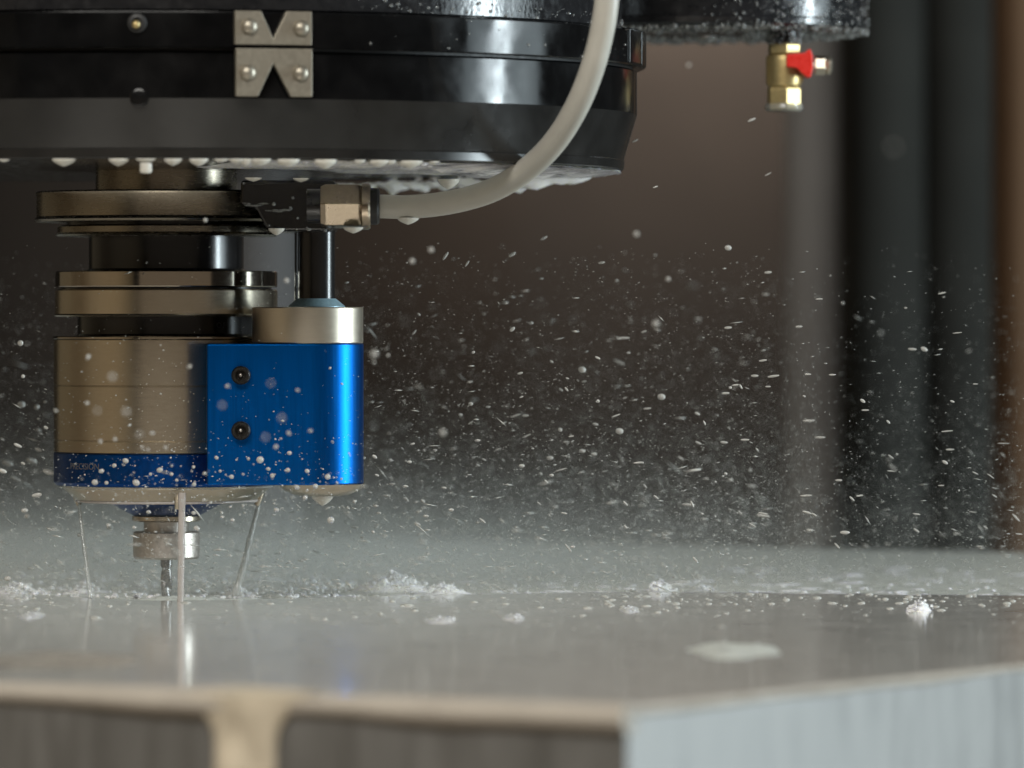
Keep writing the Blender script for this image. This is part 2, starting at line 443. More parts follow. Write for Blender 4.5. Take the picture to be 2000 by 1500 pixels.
# guide pin hanging from the bracket
PY = 1.972
gp = empty('guide_pin', P(618, 445, PY))
cx = X(618, PY)
MB().lathe([(37 * S * PY / 2 * 0.985, Z(600, PY)), (37 * S * PY / 2 * 0.985, Z(447, PY))], (cx, PY, 0), 64).build('rod', M['oxide'], gp, smooth=30)
MB().lathe([(56 * S * .985, Z(600.5, PY)), (56 * S * .985, Z(598, PY)), (39 * S * .985, Z(584, PY)), (37.4 * S * .985, Z(583, PY))], (cx, PY, 0), 64).build('seal_collar', M['seal'], gp, smooth=25)
tag(gp, 'black vertical guide pin with pale blue collar above the blue housing', 'guide pin')
gw = MB().tube([P(578, y, 1.99) for y in (448, 500, 560, 603)], 3.0 * S, 10).build('thin_pipe', M['oxide'], at=P(578, 603, 1.99))
tag(gw, 'thin black pipe just beside the thicker guide pin', 'pipe')

# ------------------------------------------------------------------ spindle with its housing
sp = empty('spindle', (AX, D0, 0))
def sl(name, pts, m, par=None, n=128, ang=25):
    prof = [(r * S, Z(py)) for r, py in pts]
    return MB().lathe(prof, (AX, D0, 0), n).build(name, m, par or sp, smooth=ang)
sl('neck', [(138, 318), (138, 376)], M['flange'])
sl('upper_flange', [(150, 374.5), (252, 375), (255, 378), (253, 383), (253, 424), (258, 430), (254, 434), (196, 434.5)], M['flange'])
sl('flange_recess', [(195, 434), (195, 441)], M['oxide'])
sl('lower_flange', [(150, 440.5), (208, 441), (212, 444), (212, 455), (217, 459), (213, 462), (152, 462.5)], M['flange'])
sl('black_neck', [(151, 462), (151, 525), (158, 530)], M['oxide'])
sl('clamp_disc', [(150, 529.5), (214, 530), (216.5, 532), (216.5, 559), (215, 561), (205, 562)], M['nickel_dark'])
sl('disc_groove', [(205, 561), (205, 566)], M['oxide'])
sl('clamp_disc', [(205, 565), (214, 565.3), (217, 568), (217, 613), (219, 616), (216, 618.5), (150, 619)], M['nickel'])
sl('recess_ring', [(173, 618), (173, 652), (178, 656)], M['oxide'])
sl('cover_plate', [(150, 655.5), (219, 656), (221, 658), (221, 661), (219, 662.5), (150, 663)], M['nickel_dark'])
sl('sleeve', [(200, 662), (218.5, 663), (219.5, 664), (219.5, 751), (217.5, 752), (217.5, 753), (219.5, 754), (219.5, 857), (218, 858), (218, 859), (219.5, 860), (219.5, 881), (217, 882), (200, 882.5)], M['nickel'])
sl('blue_sleeve', [(200, 882), (218, 883), (219.5, 885), (219.5, 940), (215, 946), (150, 947)], M['blue_dark'])
sl('coolant_ring', [(150, 946.5), (205, 947), (202, 953), (184, 968), (178, 975), (172, 977), (110, 977.3)], M['nickel'])
sl('nose_cone', [(112, 976), (112, 982), (66, 1006), (60, 1008)], M['blue_dark'])
sl('collar', [(60, 1007.5), (67, 1008), (67, 1016), (64, 1018), (40, 1018.5)], M['nickel'])
sl('nut_neck', [(44, 1018), (44, 1038)], M['steel'])
nutp = sl('collet_nut', [(40, 1037.5), (62, 1038), (65, 1040), (65, 1087), (62, 1091), (30, 1092.5)], M['steel'])
# end mill with twisted flutes
def endmill():
    vs = []; fs = []; n = 24; rows = 26
    for j in range(rows):
        t = j / (rows - 1); py = 1090 + (1172 - 1090) * t; z = Z(py)
        fl = 0.0 if py < 1108 else 0.34
        tw = (py - 1108) * 0.055
        for i in range(n):
            a = 2 * math.pi * i / n
            r = 11.5 * S * (1 - fl * (0.5 + 0.5 * math.cos(2 * (a - tw))) ** 2)
            vs.append((AX + r * math.cos(a), D0 + r * math.sin(a), z))
    for j in range(rows - 1):
        for i in range(n):
            a, b2 = j * n + i, j * n + (i + 1) % n
            fs.append((a, b2, b2 + n, a + n))
    fs.append(tuple(range(n))); fs.append(tuple((rows - 1) * n + i for i in range(n)))
    return vs, fs
MB().add(*endmill()).build('end_mill', M['carbide'], sp, smooth=40)
for ang in (-80, 8, 168, 100):
    a = R(ang); c = Vector((AX + 186 * S * math.cos(a), D0 + 186 * S * math.sin(a), 0))
    ax_ = Vector((AX + 120 * S * math.cos(a), D0 + 120 * S * math.sin(a), 0))
    MB().tube([Vector((c.x, c.y, Z(960))), c.lerp(ax_, 0.06) + Vector((0, 0, Z(975))), c.lerp(ax_, 0.14) + Vector((0, 0, Z(988)))], [7 * S, 6 * S, 5 * S], 12).build('coolant_nozzle', M['nickel'], sp, smooth=40)

# blue stop block: flat front at the left, round end at the right
CY = 1.966; CXB = X(601, CY); RB = 109 * S * CY / 2
def stop_outline():
    pts = []
    xl = X(403.5, CY - RB); yf = CY - RB + 0.0003
    xm = X(512, CY - RB)
    pts.append((xl, yf)); pts.append((X(450, CY - RB), yf - 0.0002)); pts.append((xm, yf))
    for i in range(0, 31):
        a = R(-90 + 180 * i / 30)
        if i == 0: continue
        pts.append((CXB + RB * math.cos(a), CY + RB * math.sin(a)))
    pts.append((xl, CY + RB)); return pts
so = stop_outline()
MB().prism(so, Z(948, CY - RB), Z(671, CY - RB)).build('stop_block', M['blue'], sp, smooth=25, bevel=0.0006)
kk = S * CY / 2
MB().lathe([(60 * kk, Z(670.8, CY) - 0.0001), (107 * kk, Z(670.4, CY)), (108.5 * kk, Z(668.5, CY)), (108.5 * kk, Z(602, CY)), (107 * kk, Z(600, CY)), (30 * kk, Z(599.6, CY))], (CXB, CY, 0), 96).build('end_cap', M['nickel_cap'], sp, smooth=25)
MB().lathe([(30 * kk, Z(969, CY)), (52 * kk, Z(967, CY)), (74 * kk, Z(957, CY)), (86 * kk, Z(945, CY))], (X(628, CY), CY, 0), 64).build('bottom_boss', M['nickel'], sp, smooth=40)
for sy in (733, 841):
    yb = CY - RB
    c = P(471, sy, yb); r = 18.5 * S * yb / 2
    q = MB().lathe([(r, 0.001), (r, -0.0028), (r * .86, -0.0034), (r * 0.60, -0.0034), (r * .56, -0.0008)], c, 32, axis='y').build('cap_screw', M['screw_black'], sp, smooth=30)
    MB().ball((c.x - 0.0001, c.y - 0.0009, c.z), r * 0.32, 12, 8).build('socket_bead', M['steel'], q, smooth=60)

def wrap_text(txt, size_px, px_end, py, rpx, m, parent, name):
    cu = bpy.data.curves.new(name, 'FONT'); cu.body = txt; cu.size = size_px * S; cu.extrude = 0.00003; cu.align_x = 'RIGHT'
    t = bpy.data.objects.new(name, cu); COL.objects.link(t)
    dg = bpy.context.evaluated_depsgraph_get(); ev = t.evaluated_get(dg); me = bpy.data.meshes.new_from_object(ev)
    bpy.data.objects.remove(t)
    a_end = math.asin(max(-0.999, min(0.999, (px_end - 325) / rpx)))
    r = rpx * S + 0.00005
    for v in me.vertices:
        a = a_end + v.co.x / r; rr = r + v.co.z
        v.co = (rr * math.sin(a) , -rr * math.cos(a), Z(py) + v.co.y)
    me.materials.append(m)
    o = bpy.data.objects.new(name, me); COL.objects.link(o); o.parent = parent
    return o
wrap_text('PRECISION', 17, 207, 913, 219.5, M['ink'], sp, 'lettering')
wrap_text('O F', 15, 447, 640, 173, M['ink'], sp, 'lettering')
tag(sp, 'spindle in nickel and blue anodised housing with collet nut and small cutter', 'spindle')

# ------------------------------------------------------------------ hose and fitting
hs = empty('coolant_hose', P(680, 405, 1.935))
def cr_spline(pts, n):
    out = []
    q = [pts[0] * 2 - pts[1]] + pts + [pts[-1] * 2 - pts[-2]]
    for i in range(1, len(q) - 2):
        for k in range(n):
            t = k / n; a, b_, c, d = q[i - 1], q[i], q[i + 1], q[i + 2]
            out.append(0.5 * ((2 * b_) + (c - a) * t + (2 * a - 5 * b_ + 4 * c - d) * t * t + (3 * b_ - a - 3 * c + d) * t ** 3))
    out.append(pts[-1]); return out
hp = [(736, 403, 1.935), (800, 404, 1.934), (880, 395, 1.930), (960, 372, 1.922), (1030, 330, 1.903), (1085, 275, 1.884), (1128, 205, 1.868), (1158, 130, 1.858), (1177, 55, 1.853), (1186, -10, 1.851), (1190, -90, 1.850), (1190, -420, 1.850), (1186, -820, 1.850)]
hpts = cr_spline([P(*p) for p in hp], 10)
MB().tube(hpts, 23.5 * S * 0.955, 32).build('tube', M['hose'], hs, smooth=60)
FY = 1.935; kf = S * FY / 2
def hexring(name, px0, px1, rpx, rot, m, cham=5):
    c = (0, FY, Z(403, FY)); x0, x1 = X(px0, FY), X(px1, FY)
    n = 6
    e = MB(); e.lathe([(rpx * kf * 0.90, x0), (rpx * kf, x0 + cham * kf), (rpx * kf, x1 - cham * kf), (rpx * kf * 0.88, x1)], c, n, axis='x', a0=rot)
    return e.build(name, m, hs, smooth=None, bevel=0.0004)
hexring('hex_nut', 626, 712, 47, R(-6), M['fitting'], 11)
MB().lathe([(40 * kf, X(704, FY)), (46 * kf, X(708, FY)), (46 * kf, X(720, FY)), (43 * kf, X(724, FY))], (0, FY, Z(403, FY)), 48, axis='x').build('nut_collar', M['fitting'], hs, smooth=25)
MB().lathe([(30 * kf, X(722, FY)), (36 * kf, X(724, FY)), (36 * kf, X(737, FY)), (33 * kf, X(741, FY)), (25 * kf, X(742, FY))], (0, FY, Z(403, FY)), 48, axis='x').build('ferrule', M['rubber'], hs, smooth=25)
MB().lathe([(34 * kf, X(600, FY)), (34 * kf, X(628, FY))], (0, FY, Z(403, FY)), 32, axis='x').build('stub', M['black_wet'], hs, smooth=25)
tag(hs, 'milky white curved coolant hose with nickel hex fitting under the black head', 'hose')

# ------------------------------------------------------------------ second housing with ball valve
UY = 2.145; ku = S * UY / 2
un = empty('side_housing', (X(1345, UY), UY, Z(60, UY)))
uc = (X(1345, UY), UY, 0)
def ul(name, pts, m): return MB().lathe([(r * ku, Z(py, UY)) for r, py in pts], uc, 160).build(name, m, un, smooth=25)
ul('drum', [(349, -1500), (349, 46)], M['black_wet'])
ul('bottom_flange', [(340, 45.5), (349.5, 46.2), (351, 49), (349, 60), (343, 65), (330, 66)], M['black_wet'])
ul('wet_underside', [(331, 65.5), (150, 66.5), (20, 66.5)], M['black_wet'])
tag(un, 'black drum shaped housing with a dripping wet underside above the brass valve', 'housing')

VY = 2.105; kv = S * VY / 2
va = empty('ball_valve', P(1530, 82, VY))
vc = (X(1531, VY), VY, 0)
def vl_(name, pts, n, m, a0=0.0, sm=25, bev=0.0): return MB().lathe([(r * kv, Z(py, VY)) for r, py in pts], vc, n, a0=a0).build(name, m, va, smooth=sm, bevel=bev)
vl_('threaded_neck', [(27, 30), (27, 88)], 32, M['black_wet'])
vl_('hex_end', [(30, 106), (33, 104), (33, 88), (29, 84)], 6, M['brass'], R(37), None, 0.0002)
vl_('valve_body', [(29, 106), (34, 110), (35, 118), (35, 160), (33, 167), (30, 170)], 40, M['brass'])
vl_('hex_end', [(30, 169), (34, 172), (35, 176), (35, 209), (31, 214), (20, 214)], 6, M['brass'], R(37), None, 0.0002)
MB().lathe([(14 * kv, -0.002), (15 * kv, 0.004), (11 * kv, 0.007)], (vc[0] + 24 * kv, VY - 0.001, Z(152, VY)), 24, axis='y').build('side_boss', M['brass'], va, smooth=40)
nk = MB()
for i in range(160):
    a = random.uniform(0, 6.283); rr = random.uniform(26, 33) * kv
    nk.ball((vc[0] + rr * math.cos(a), VY + rr * math.sin(a), Z(random.uniform(48, 87), VY)), random.uniform(0.0003, 0.0011), 6, 4)
nk.build('wet_beads', M['clear'], va, smooth=60)['kind'] = 'stuff'
# raised casting marks on the body
cm = MB()
for i, py in enumerate((118, 124, 131, 136, 142, 147, 153)):
    a = R(-100)
    cxm = vc[0] + 35 * kv * math.cos(a); cym = VY + 35 * kv * math.sin(a)
    wd = (3, 4, 3, 4.5, 3, 4, 3)[i] * kv
    cm.box((cxm - wd, cym - 0.0002, Z(py + 2.2, VY)), (cxm + wd * (0.3 if i % 2 else 1), cym + 0.0008, Z(py, VY)))
cm.build('casting_marks', M['brass'], va, smooth=None)
# red lever: wedge shape with flared end
LYv = VY - 0.008
hv = MB()
outl = [(1536, 106), (1553, 104), (1572, 103), (1578, 96), (1583, 96), (1587, 108), (1588, 132), (1583, 151), (1577, 151), (1566, 143), (1556, 133), (1536, 130)]
n = len(outl)
vs = [P(a, c, LYv - 0.004) for a, c in outl] + [Vector((P(a, c, LYv).x, LYv + 0.010, P(a, c, LYv).z)) for a, c in outl]
hv.add(vs, [tuple(range(n)), tuple(range(2 * n - 1, n - 1, -1))] + [(i, (i + 1) % n, n + (i + 1) % n, n + i) for i in range(n)])
hv.build('lever', M['red'], va, smooth=35, bevel=0.0009)
MB().lathe([(10 * kv, X(1560, VY)), (10 * kv, X(1612, VY))], (0, LYv + 0.002, Z(129, VY)), 24, axis='x').build('stem', M['steel'], va, smooth=30)
MB().lathe([(19 * kv, X(1589, VY)), (20 * kv, X(1592, VY)), (20 * kv, X(1608, VY)), (17 * kv, X(1612, VY))], (0, LYv + 0.002, Z(129, VY)), 6, axis='x', a0=R(20)).build('lock_nut', M['nickel_cap'], va, smooth=None, bevel=0.0003)
MB().lathe([(16 * kv, X(1610, VY)), (19 * kv, X(1614, VY)), (18 * kv, X(1620, VY)), (10 * kv, X(1624, VY))], (0, LYv + 0.002, Z(129, VY)), 24, axis='x').build('stem_cap', M['nickel_cap'], va, smooth=40)
tag(va, 'small brass ball valve with red lever hanging from the side housing', 'valve')

# ------------------------------------------------------------------ coolant: jets, rims, drips
def jet(p0, p1, r0, r1, label, seed, m='jet'):
    a, b_ = Vector(p0), Vector(p1); pts = []; rad = []
    for i in range(30):
        t = i / 29
        p = a.lerp(b_, t)
        p.x += (0.0005 * mnoise.noise((seed, t * 4, 0)) + 0.0002 * mnoise.noise((seed, t * 13, 3))) * t; pts.append(p)
        rad.append((r0 + (r1 - r0) * t) * (1 + 0.22 * mnoise.noise((seed + 5, t * 9, 0))))
    o = MB().tube(pts, rad, 16).build('coolant_jet', M[m], smooth=60, at=tuple(b_))
    return tag(o, label, 'coolant jet', 'coolant jets round the cutter')
JY = 1.962
jet(P(356, 962, JY), Vector((X(352, JY), JY, ZT)), 7.0 * S, 6.2 * S, 'straight upright white coolant jet passing in front of the collet nut', 1.0, 'coolant')
jet(P(505, 985, 2.01), Vector((X(462, 2.01), 2.004, ZT)), 4.0 * S, 7.5 * S, 'slanting coolant jet falling from the ring under the blue block', 2.0)
jet(P(152, 968, 2.0), Vector((X(176, 1.99), 1.99, ZT)), 2.5 * S, 4.5 * S, 'thin coolant jet on the far side of the nut from the blue block', 3.0, 'clear')

# wet rim under the housing: uneven ring of clinging coolant
def wet_ring(c, rx, z, tr, seed, name, label, m, sag=1.0):
    pts = []; rad = []
    n = 140
    for i in range(n + 1):
        a = 2 * math.pi * i / n
        k = 1 + 0.5 * mnoise.noise((math.cos(a) * 2.5 + seed, math.sin(a) * 2.5, seed))
        pts.append(Vector((c[0] + rx * math.cos(a), c[1] + rx * math.sin(a), z - tr * 0.5 * sag * k))); rad.append(tr * k)
    o = MB().tube(pts, rad, 10).build(name, m, smooth=60, at=(c[0], c[1], z))
    return tag(o, label, 'coolant')
wet_ring((AX, D0), 176 * S, Z(976), 2.6 * S, 3.3, 'clinging_coolant', 'pale coolant clinging along the lower edge of the spindle ring', M['coolant'])
wet_ring((AX, D0), 208 * S, Z(948), 2.2 * S, 8.1, 'clinging_coolant', 'bead of coolant along the bottom of the blue sleeve', M['clear'])

def hang_drop(c, w, h, dep, m, label, group='coolant drops hanging under the head', stub=0):
    vs = []; fs = []; ns = 18; rows = 8
    for j in range(rows):
        t = j / (rows - 1); r = math.cos(t * math.pi / 2) ** 0.8 if j < rows - 1 else 0.02
        for i in range(ns):
            a = 2 * math.pi * i / ns
            vs.append((c.x + w * r * math.cos(a), c.y + dep * r * math.sin(a), c.z - h * t))
    for j in range(rows - 1):
        for i in range(ns):
            a, b2 = j * ns + i, j * ns + (i + 1) % ns
            fs.append((a, b2, b2 + ns, a + ns))
    fs.append(tuple(range(ns))); fs.append(tuple((rows - 1) * ns + i for i in range(ns)))
    o = MB().add(vs, fs).build('hanging_drop', m, smooth=60, at=tuple(c))
    return tag(o, label, 'drop', group)
HD = ' milky drop along the lower rim of the black unit, counted towards the hose'
HN = -1
ORD = 'first second third fourth fifth sixth seventh eighth ninth tenth eleventh twelfth thirteenth fourteenth fifteenth sixteenth seventeenth'.split()
for px, w, h in [(8, 12, 6), (125, 24, 15), (232, 21, 15), (285, 21, 9), (338, 19, 14), (388, 20, 15), (432, 16, 8), (462, 18, 10), (480, 16, 14), (508, 22, 14), (562, 24, 16), (634, 24, 19), (700, 14, 9), (738, 22, 14), (762, 12, 9), (800, 26, 16), (845, 14, 7)]:
    x, y = front_of(px, 884); k = S * y / 2
    HN += 1; hang_drop(Vector((x, y, zf(309, 889) - 0.0001)), w * k, h * k, w * k * 0.8, M['hang'], ORD[HN] + HD)
x, y = front_of(285, 884); k = S * y / 2
o = MB().lathe([(12 * k, Z(318, y)), (12.5 * k, Z(334, y)), (10 * k, Z(338, y)), (3 * k, Z(339, y))], (x, y, 0), 24).build('hanging_drop', M['hang'], smooth=40, at=(x, y, Z(318, y)))
tag(o, 'long stubby drop hanging below the head, straight above the upper flange', 'drop', 'coolant drops hanging under the head')
for px, py, yy, w, h, lab in [(495, 347, 1.93, 17, 8, 'flat pale drop on the underside above the hose bracket'), (588, 348, 1.93, 16, 8, 'flat pale drop on the underside just above the hex fitting'),
                       (876, 350, 1.95, 22, 20, 'pointed pale drop below the head over the hose'), (630, 966, CY, 22, 22, 'large white drop hanging under the round end of the blue block'),
                       (797, 425, 1.935, 22, 14, 'drop swelling from the underside of the white hose'), (690, 444, 1.93, 20, 12, 'drop hanging under the hex fitting of the hose'),
                       (1380, 70, 2.1, 20, 16, 'round clear drop under the side housing near the big head'), (540, 446, 1.95, 16, 14, 'pale drop at the lower edge of the hose bracket')]:
    k = S * yy / 2
    hang_drop(P(px, py, yy), w * k, h * k, w * k, M['clear'] if 'clear' in lab else M['hang'], lab)
# valve mouth water
o = MB().lathe([(36 * kv, Z(203, VY)), (38 * kv, Z(212, VY)), (34 * kv, Z(217, VY)), (20 * kv, Z(218.5, VY))], vc, 24).build('hanging_drop', M['clear'], smooth=40, at=(vc[0], VY, Z(210, VY)))
tag(o, 'clear water bead wrapped round the mouth of the brass valve', 'drop')

# foam and milky film stuck to the underside of the head towards its edge
zu = zf(310.6, 889)
fm = MB(); r_ = random.Random(3)
def sheet(a0, a1, r_in, r_out, seed, amp):
    vs = []; fs = []; na = 160; nr = 12
    for i in range(na):
        a = R(a0 + (a1 - a0) * i / (na - 1)); en = min(1, i / 8, (na - 1 - i) / 8)
        for j in range(nr):
            t = j / (nr - 1)
            wob = 26 * mnoise.noise((math.degrees(a) * 0.13, seed, 0)) + 14 * mnoise.noise((math.degrees(a) * 0.5, seed, 3))
            rr = (r_in + wob + (r_out - r_in - wob) * t) * S
            x, y = AX + rr * math.cos(a), D0 + rr * math.sin(a)
            bump = 0.5 + 0.8 * mnoise.noise((x * 160, y * 90, seed)) + 0.5 * max(0, mnoise.noise((x * 320, y * 200, seed)))
            h = amp * max(0.08, bump) * math.sin(math.pi * min(1, max(0, 0.06 + 0.9 * t))) ** 0.5 * en
            vs.append((x, y, zu - 0.0001 - h))
    for i in range(na - 1):
        for j in range(nr - 1):
            a = i * nr + j; fs.append((a, a + 1, a + nr + 1, a + nr))
    fm.add(vs, fs)
sheet(-77, 14, 330, 888, 2.0, 0.0010)
sheet(-48, 20, 560, 889, 5.0, 0.0022)
sheet(18, 74, 720, 885, 8.0, 0.0050)
for i in range(260):
    a = R(r_.uniform(-76, 60)); rr = r_.uniform(700, 884) * S
    s = 0.0002 + 0.0009 * r_.random() ** 3
    fm.ball((AX + rr * math.cos(a), D0 + rr * math.sin(a), zu - s * 0.3), s, 8, 6, (1.6, 1.6, r_.uniform(0.5, 1.2)))
o = fm.build('underside_foam', M['foam'], smooth=60, at=(AX + 0.1, D0 - 0.08, zf(311, 889)))
tag(o, 'pale bubbly coolant film sticking under the edge of the black head', 'foam', kind='stuff')

def speckle(name, n, sampler, label, m, smin, smax, seg=6):
    e = MB()
    for i in range(n):
        p, nrm = sampler(i)
        s = smin + (smax - smin) * random.random() ** 3
        e.ball(p, s, seg, 4)
    o = e.build(name, m, smooth=60, at=tuple(e.v[0]))
    return tag(o, label, 'droplets', kind='stuff')
def und(i):
    a = random.uniform(0, 2 * math.pi); rr = math.sqrt(random.uniform(0.15, 1)) * 346 * ku
    return (uc[0] + rr * math.cos(a), UY + rr * math.sin(a), Z(66.5, UY) - 0.0002), None
speckle('housing_wet_beads', 750, und, 'countless glittering water beads under the side housing', M['spray'], 0.0002, 0.0009)
speckle('housing_wet_beads', 1400, und, 'clear water beads between the paler ones under the side housing', M['clear'], 0.0003, 0.0013)
def drumside(i):
    a = R(random.uniform(-88, 10)); rr = 349.5 * ku
    return (uc[0] + rr * math.cos(a), UY + rr * math.sin(a), Z(66 - 70 * random.random() ** 1.6, UY)), None
speckle('drum_wet_beads', 420, drumside, 'small water beads on the wet side of the black drum', M['clear'], 0.0002, 0.0007)
def headside(i):
    top = i % 4 != 0
    a = R(random.uniform(-64, -2)); rr = (891 if top else 935) * S
    py = random.uniform(-10, 16) if top else random.uniform(28, 90)
    y = D0 + rr * math.sin(a)
    return (AX + rr * math.cos(a), y, zf(py, rr / S)), None
speckle('head_wet_beads', 150, headside, 'small water beads on the upper rings of the black head', M['clear'], 0.0001, 0.0006)
br_b = MB()
for i in range(16):
    px, py = random.uniform(475, 650), random.choice([random.uniform(355, 450), random.uniform(440, 452), random.uniform(398, 412)])
    if px < 520 and py > 408: continue
    br_b.ball(P(px, py, BY - 0.0002), random.uniform(0.0002, 0.0007), 8, 6)
for i in range(14):
    px, py = random.choice([(random.uniform(520, 650), random.uniform(447, 454)), (random.uniform(500, 585), random.uniform(408, 414)), (random.uniform(480, 520), random.uniform(396, 404))])
    br_b.ball(P(px, py, BY - 0.0001), 1.0, 8, 6, (random.uniform(0.0006, 0.0026), 0.0006, random.uniform(0.0002, 0.0005)))
o = br_b.build('bracket_wet_beads', M['clear'], smooth=60, at=P(560, 400, BY)); tag(o, 'water beads on the black hose bracket', 'droplets', kind='stuff')

# coolant pouring over the front edge of the block
sb = MB(); vs = []; fs = []; rows = 60; ns = 20
def spill_w(py):
    t = max(0, min(1, (py - 1352) / 130)); return 60 + (152 - 60) * (1 - t) ** 3.2
fn = -fv
for j in range(rows):
    py = 1349 + (2600 - 1349) * (j / (rows - 1)) ** 1.3
    wd = spill_w(py); cxp = 487 - 6 * min(1, (py - 1349) / 150)
    for i in range(ns):
        a = math.pi * i / (ns - 1)
        off = math.cos(a); bul = math.sin(a)
        # point on the front face plane
        base_px = cxp - wd * off
        k = (base_px - 1000) * S / D0
        den = fu.x - k * fu.y; uu = -(C0.x - k * C0.y) / den
        q = bl(uu, 0); yy = q.y
        z = Z(py, yy)
        if j == 0: z = ZT + 0.0018 * bul
        thick = 0.0005 + 0.0055 * bul * (0.55 + 0.45 * mnoise.noise((py * .01, off, 2)))
        if j == 0: thick = -0.004
        p = Vector((q.x, q.y, min(z, ZT + 0.0018))) + fn * thick
        vs.append(p)
for j in range(rows - 1):
    for i in range(ns - 1):
        a = j * ns + i; fs.append((a, a + 1, a + ns + 1, a + ns))
o = sb.add(vs, fs).build('coolant_spill', M['cream'], smooth=60, at=tuple(bl(0.1, 0, -0.05)))
tag(o, 'blurred cream stream of coolant pouring over the front edge of the block', 'coolant')
# rounded bead of coolant along the two upper edges of the block
eb = MB(); pts = []; rad = []
for i in range(121):
    t = i / 120; q = bl(0.62 * (1 - t) + 0.0, 0) 
    k = 1 + 0.35 * mnoise.noise((t * 14, 0.5, 0)); pts.append(q + Vector((0, 0, -0.0022 * k)) + fv * 0.0012); rad.append(0.0032 * k)
eb.tube(pts, rad, 12)
o = eb.build('edge_bead', M['bead'], smooth=60, at=tuple(bl(0.2, 0))); tag(o, 'thick coolant bead along the dark front edge of the block', 'coolant')
eb = MB(); pts = []; rad = []
for i in range(81):
    t = i / 80; q = bl(0, 0.001 + 0.5 * t)
    k = 1 + 0.35 * mnoise.noise((t * 14, 7.5, 0)); pts.append(q + Vector((0, 0, -0.0007 * k)) + fu * 0.0005); rad.append(0.0011 * k)
eb.tube(pts, rad, 12)
o = eb.build('edge_bead', M['bead'], smooth=60, at=tuple(bl(0, 0.2))); tag(o, 'thin coolant bead along the bright bluish side edge of the block', 'coolant')

# foam patches lying on the metal in front of the cut
def patch(px, py, wpx, hpx, label, m, hz=0.0012, seed=0):
    c = top_pt(px, py); k = S * c.y / 2; w = wpx * k; hy = (top_pt(px, py - hpx).y - top_pt(px, py + hpx).y) / 2
    vs = [(c.x, c.y, ZT + hz)]; fs = []; ns = 36; rows = 7
    for j in range(1, rows + 1):
        t = j / rows
        for i in range(ns):
            a = 2 * math.pi * i / ns
            e = 1 + 0.35 * mnoise.noise((math.cos(a) * 1.6 + seed, math.sin(a) * 1.6, seed * 3.1))
            z = ZT + hz * math.cos(t * math.pi / 2) * (1 + 0.5 * mnoise.noise((math.cos(a) * 3 * t, math.sin(a) * 3 * t, seed)))
            vs.append((c.x + w * t * e * math.cos(a), c.y + hy * t * e * math.sin(a), z - (0.0002 if j == rows else 0)))
    for i in range(ns): fs.append((0, 1 + i, 1 + (i + 1) % ns))
    for j in range(rows - 1):
        for i in range(ns):
            a, b2 = 1 + j * ns + i, 1 + j * ns + (i + 1) % ns
            fs.append((a, a + ns, b2 + ns, b2))
    e = MB().add(vs, fs)
    for i in range(int(wpx * 0.3) if wpx < 60 else 6):
        a = random.uniform(0, 6.283); t = random.random() ** .6
        s = random.uniform(0.0002, 0.0005)
        e.ball((c.x + w * t * math.cos(a) * .9, c.y + hy * t * math.sin(a) * .9, ZT + hz * math.cos(t * 1.5)), s, 8, 5)
    o = e.build('foam_patch', m, smooth=60, at=tuple(c))
    return tag(o, label, 'foam', 'foam patches lying on the wet block')
patch(1432, 1270, 100, 16, 'wide flat pale foam patch on the block nearest its bright side edge', M['film'], 0.0010, 1.0)
patch(1005, 1207, 26, 7, 'small blurred foam patch in front of the cut, middle of a row of three', M['foam'], 0.0008, 2.0)
patch(862, 1212, 34, 7, 'small blurred foam patch in the row of three, the one closest to the blue housing', M['foam'], 0.0008, 3.0)
patch(1228, 1191, 24, 7, 'small blurred foam patch in the row of three, the one farthest from the blue housing', M['foam'], 0.0008, 4.0)
patch(62, 1203, 26, 8, 'pale foam patch on the metal before the cut, left of the straight jet', M['foam'], 0.0008, 5.0)
patch(70, 1290, 210, 20, 'very wide pale film of foam near the dark front edge', M['bead'], 0.0004, 6.0)

# splash mounds of bubbles standing on the milled level
def splash(px, py, d, wpx, hpx, nb_, label, seed):
    c = Vector((X(px, d), d, ZT)); k = S * d / 2; w, h = wpx * k, hpx * k
    e = MB(); rr = random.Random(seed)
    vs = []; fs = []; ns = 40; rows = 12
    for j in range(rows):
        t = j / (rows - 1)
        for i in range(ns):
            a = 2 * math.pi * i / ns
            n1 = mnoise.noise((math.cos(a) * 2 * t + seed, math.sin(a) * 2 * t, seed * 1.7)); n2 = mnoise.noise((math.cos(a) * 6 * t + seed, math.sin(a) * 6 * t, 9))
            z = h * (1 - t) ** 0.9 * (0.72 + 0.55 * n1 + 0.25 * n2)
            vs.append((c.x + w * t * math.cos(a) * (1 + 0.2 * n1), c.y + w * 0.6 * t * math.sin(a), ZT - 0.0012 + max(0, z)))
    for j in range(rows - 1):
        for i in range(ns):
            a, b2 = j * ns + i, j * ns + (i + 1) % ns
            fs.append((a, b2, b2 + ns, a + ns))
    e.add(vs, fs)
    for i in range(nb_):
        t = abs(rr.gauss(0, 0.42)); a = rr.uniform(0, 6.283)
        if t > 1.05: continue
        s = rr.uniform(0.00015, 0.0005) * (1 + (rr.random() < 0.06) * 1.2)
        z = h * max(0, 1 - t) ** 0.9 * rr.uniform(0.45, 1.1)
        e.ball((c.x + w * t * math.cos(a), c.y + w * .6 * t * math.sin(a), ZT - 0.0006 + z + s), s, 8, 5)
    o = e.build('splash', M['foam'], smooth=60, at=tuple(c))
    return tag(o, label, 'splash', 'splashes of coolant on the milled surface')
splash(770, 1140, 2.05, 110, 34, 330, 'broad bubbly white splash mound beside the cutter, biggest of the splashes', 11)
splash(865, 1150, 2.03, 70, 20, 130, 'low bubbly tail running off the biggest splash mound', 12)
splash(1290, 1140, 2.05, 36, 20, 90, 'small pointed white splash in the middle of the milled surface', 13)
